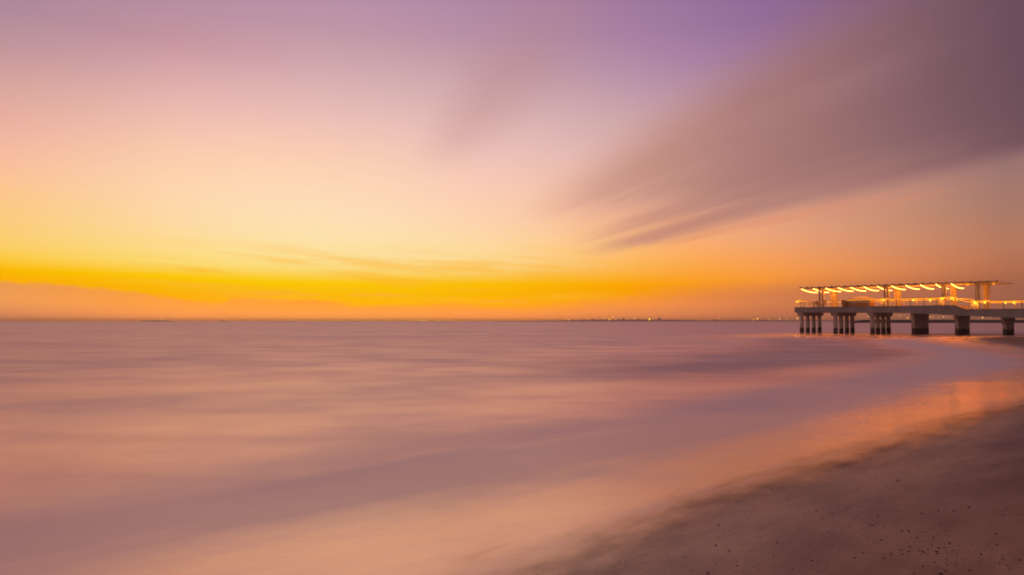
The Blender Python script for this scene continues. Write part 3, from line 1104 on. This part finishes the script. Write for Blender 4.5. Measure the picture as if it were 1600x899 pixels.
lamps = [(239, 499.9, 'c', 1.3), (251, 499.2, 'c', 1.3), (256, 499.3, 'c', 1.3),
         (888, 500.6, 'y', 2.2), (952, 500.2, 'y', 2.4), (957, 496.9, 'o', 2.3), (962.5, 500.0, 'c', 1.4), (980, 499.6, 'c', 1.2),
         (985, 499.9, 'c', 1.3), (990.5, 498.6, 'c', 1.8), (1020, 500.0, 'c', 1.3), (1088, 500.6, 'c', 1.4), (1108, 500.4, 'c', 1.4), (1122, 498.0, 'o', 1.7),
         (1177, 500.2, 'y', 1.6), (1183, 499.4, 'y', 2.6), (1201, 499.0, 'c', 1.6), (1218, 499.6, 'c', 2.0), (1228, 499.6, 'c', 1.4),
         (1245.5, 498.8, 'c', 2.5), (1356, 494.9, 'c', 2.3), (1406, 494.4, 'c', 1.8), (1417.5, 498.0, 'y', 2.0), (1453, 496.4, 'c', 1.9),
         (1457.5, 496.6, 'c', 1.5)]
lamps2 = [(1466, 496.8, 'c', 1.3), (1473.5, 496.2, 'c', 2.0), (1480, 497.6, 'c', 1.2), (1534.5, 497.4, 'y', 2.4), (1547, 497.6, 'c', 1.3), (1594, 497.8, 'c', 2.0)]
KM = {'c': 'far_bulb_cream', 'y': 'far_bulb_yellow', 'o': 'far_bulb_orange'}
CN = {'c': 'cream', 'y': 'yellow', 'o': 'orange'}
for part, ls in (('open', lamps), ('behind', lamps2)):
    for k, (x, y, c, r) in enumerate(ls):
        D = DF - 5
        p = far_pt(x, D)
        L = make_far_lamp(M[KM[c]], r)
        L.location = (p.x, p.y, max(far_z(y, D), 1.0))
        if part == 'open':
            lab = 'tiny glowing %s lamp on the far shore, %s lamp from the left' % (CN[c], ORD[k])
        else:
            lab = 'tiny glowing %s lamp beyond the breakwater right of the thick piers, %s from the left' % (CN[c], ORD[k])
        tag(L, lab, 'lamp', 'lamps along the far shore')


def ship(x, wpx, yt, label, lights, flip=1):
    D = DF - 300
    p = far_pt(x, D)
    Ls = wpx * D / F
    root = tag(empty('ship', None, (p.x, p.y, 0)), label, 'ship', 'ships on the horizon')
    hb = max(1.2, far_z(yt + 1.1, D))
    bm = bmesh.new()
    prism(bm, [(-Ls / 2 + 2, -1), (Ls / 2 - 4, -1), (Ls / 2, hb), (Ls / 2 - 7, hb * 0.8), (-Ls / 2, hb * 0.8)], 'Y', -4, 4)
    obj('hull', bm, M['hull'], root)
    zt = far_z(yt, D)
    bm = bmesh.new()
    a = -Ls * 0.38 * flip
    box(bm, a - Ls * 0.10, a + Ls * 0.10, -3, 3, hb * 0.8 + 0.02, max(zt, hb * 0.8 + 1.5))
    obj('deckhouse', bm, M['superstructure'], root)
    for lx, ly, c, r in lights:
        q = far_pt(lx, D)
        bm = bmesh.new()
        r *= KF
        ball(bm, r, (q.x - p.x, -6 - r, max(far_z(ly, D), 1.2)))
        obj('lamp', bm, M[KM[c]], root, True)


ship(351, 8, 500.5, 'tiny ship with one orange light on the horizon right of the low island', [(352, 499.6, 'o', 1.6)])
ship(457, 9, 501.0, 'tiny ship with two pale lights on the horizon under the yellow sky', [(454.5, 500.0, 'c', 1.1), (459, 500.0, 'c', 1.1)])
ship(553, 7, 501.2, 'tiny ship with a single faint light on the left half of the horizon', [(553, 500.4, 'c', 1.1)])
ship(659, 20, 501.2, 'long low ship lit by a row of yellow lights on the horizon', [(651.5, 500.8, 'y', 1.2), (656, 500.8, 'y', 1.4), (660.5, 500.6, 'y', 1.8), (667.5, 500.8, 'y', 1.7)])
ship(684, 6, 501.3, 'small ship with one bright light just right of the long lit ship', [(684, 500.9, 'y', 1.5)])
ship(700, 9, 501.2, 'small ship with two pale lights on the horizon in the middle of the sea', [(697, 500.4, 'c', 1.1), (702, 500.6, 'c', 1.2)])
ship(822, 14, 501.0, 'long low ship with two faint lights left of the far shore', [(817, 500.2, 'c', 1.0), (828, 500.6, 'c', 1.2)])
ship(1011, 16, 498.6, 'dark ship with a bright amber light in front of the far city', [(1014, 499.0, 'y', 3.0)], -1)

# ------------------------------------------------------------------ pebbles, shell bits and grit on the sand
def ground_at(x, y):
    """where a sight line through a place in the photograph meets the sand"""
    d = ray(x, y)
    t = CAM_H / -d.z * 0.9
    for _ in range(30):
        p = Vector((0, 0, CAM_H)) + d * t
        s, w = to_sw(p.x, p.y)
        h = bed_z(s, w)
        t += (p.z - h) / -d.z * 0.8
    return p, s, w


def pebble_mesh(seed, mat):
    bm = bmesh.new()
    bmesh.ops.create_icosphere(bm, subdivisions=2, radius=1.0)
    for v in bm.verts:
        k = 1 + 0.35 * noise.noise(v.co * 1.3 + Vector((seed * 7.1, 0, 0)))
        v.co = Vector((v.co.x * k * 1.25, v.co.y * k * 0.9, v.co.z * k * 0.45))
    me = bpy.data.meshes.new('pebble')
    bm.to_mesh(me); bm.free()
    for p in me.polygons: p.use_smooth = True
    me.materials.append(mat)
    return me


PM = [pebble_mesh(i, M['pebble_dark'] if i % 3 else M['pebble_brown']) for i in range(6)]
SM = [pebble_mesh(20 + i, M['shell']) for i in range(2)]
spots = []
for cx, cy, sx, sy, n, lo, hi in ((1470, 870, 32, 16, 70, 1.2, 3.6), (1560, 880, 34, 10, 26, 1.2, 3.8), (1340, 808, 18, 8, 14, 1.4, 3.0), (1420, 858, 14, 8, 12, 1.4, 3.4),
                                  (1400, 760, 170, 60, 52, 1.0, 2.4), (1250, 830, 170, 45, 52, 1.2, 3.2), (1500, 700, 90, 30, 20, 0.9, 1.8),
                                  (1320, 728, 30, 6, 14, 0.9, 1.7), (1030, 865, 70, 18, 12, 1.3, 2.8)):
    for _ in range(n):
        spots.append((random.gauss(cx, sx), random.gauss(cy, sy), lo + (hi - lo) * random.random() ** 2.2))
for x, y, px in ((1514, 793, 4.2), (1440, 803, 3.2), (1466, 799, 3.0), (1484, 849, 3.4), (1458, 840, 3.0), (1335, 872, 3.6), (1349, 864, 3.4), (1268, 876, 3.4),
                 (1118, 853, 3.6), (1140, 861, 3.4), (1152, 885, 2.8), (1106, 896, 3.6), (1214, 848, 3.2), (1123, 821, 3.0), (1072, 809, 2.4), (1556, 835, 3.4),
                 (1470, 897, 5.5), (1463, 862, 4.4), (839, 898, 3.2), (1017, 854, 2.4), (1538, 641, 2.6), (1513, 638, 2.0), (1497, 615, 2.4)):
    spots.append((x, y, px))
cnt = 0
for x, y, px in spots:
    if not (830 < x < 1625 and y < 915 and cnt < 292):
        continue
    p, s, w = ground_at(x, y)
    q = w - shore_w(s)
    if q > 0.15 and px not in (2.6, 2.0, 2.4, 3.2):
        continue
    size = px * p.y / F * 0.52
    me = random.choice(PM)
    o = bpy.data.objects.new('pebble', me)
    COL.objects.link(o)
    o.location = (p.x, p.y, bed_z(s, w) + size * 0.22)
    o.rotation_euler = (random.uniform(-.15, .15), random.uniform(-.15, .15), random.uniform(0, 6.28))
    o.scale = (size, size, size * random.uniform(0.8, 1.3))
    tag(o, 'small dark pebble lying on the brown sand', 'pebble', 'pebbles scattered on the sand')
    cnt += 1
for k in range(14):
    x, y = random.uniform(1000, 1600), random.uniform(720, 895)
    p, s, w = ground_at(x, y)
    if w - shore_w(s) > -0.2:
        continue
    size = random.uniform(1.0, 1.8) * p.y / F * 0.5
    o = bpy.data.objects.new('shell_fragment', random.choice(SM))
    COL.objects.link(o)
    o.location = (p.x, p.y, bed_z(s, w) + size * 0.2)
    o.rotation_euler = (0, 0, random.uniform(0, 6.28))
    o.scale = (size,) * 3
    tag(o, 'tiny pale shell fragment lying on the brown sand', 'shell', 'shell fragments on the sand')

# grit too fine to count
bm = bmesh.new()
for _ in range(3200):
    s = random.uniform(-3, 14)
    q = -abs(random.gauss(0, 1.8)) - 0.05
    if noise.noise((s * 0.8, q * 1.2, 3)) + random.uniform(-.5, .5) < -0.05:
        continue
    w = shore_w(s) + q
    c = P0 + TS * s + NW * w
    r = random.uniform(0.002, 0.0065)
    z = bed_z(s, w)
    a = random.uniform(0, 6.28)
    vs = [bm.verts.new((c.x + math.cos(a + k * 2.09) * r * 1.4, c.y + math.sin(a + k * 2.09) * r, z - 0.001)) for k in range(3)]
    tp = bm.verts.new((c.x, c.y, z + r * 0.8))
    for k in range(3):
        bm.faces.new((vs[k], vs[(k + 1) % 3], tp))
tag(obj('grit', bm, M['pebble_dark']), kind='stuff')

# ------------------------------------------------------------------ haze
HAZE = 0.00008
if HAZE:
    bm = bmesh.new()
    box(bm, -14000, 14000, -14000, 14000, -4.5, 32)
    m, g = mat_new('haze')
    pv = g.n('ShaderNodeVolumePrincipled')
    pv.inputs['Color'].default_value = (1.0, 0.74, 0.42, 1)
    pv.inputs['Density'].default_value = HAZE
    pv.inputs['Anisotropy'].default_value = 0.2
    out = g.n('ShaderNodeOutputMaterial')
    g.t.links.new(pv.outputs[0], out.inputs['Volume'])
    tag(obj('haze', bm, m), kind='stuff')
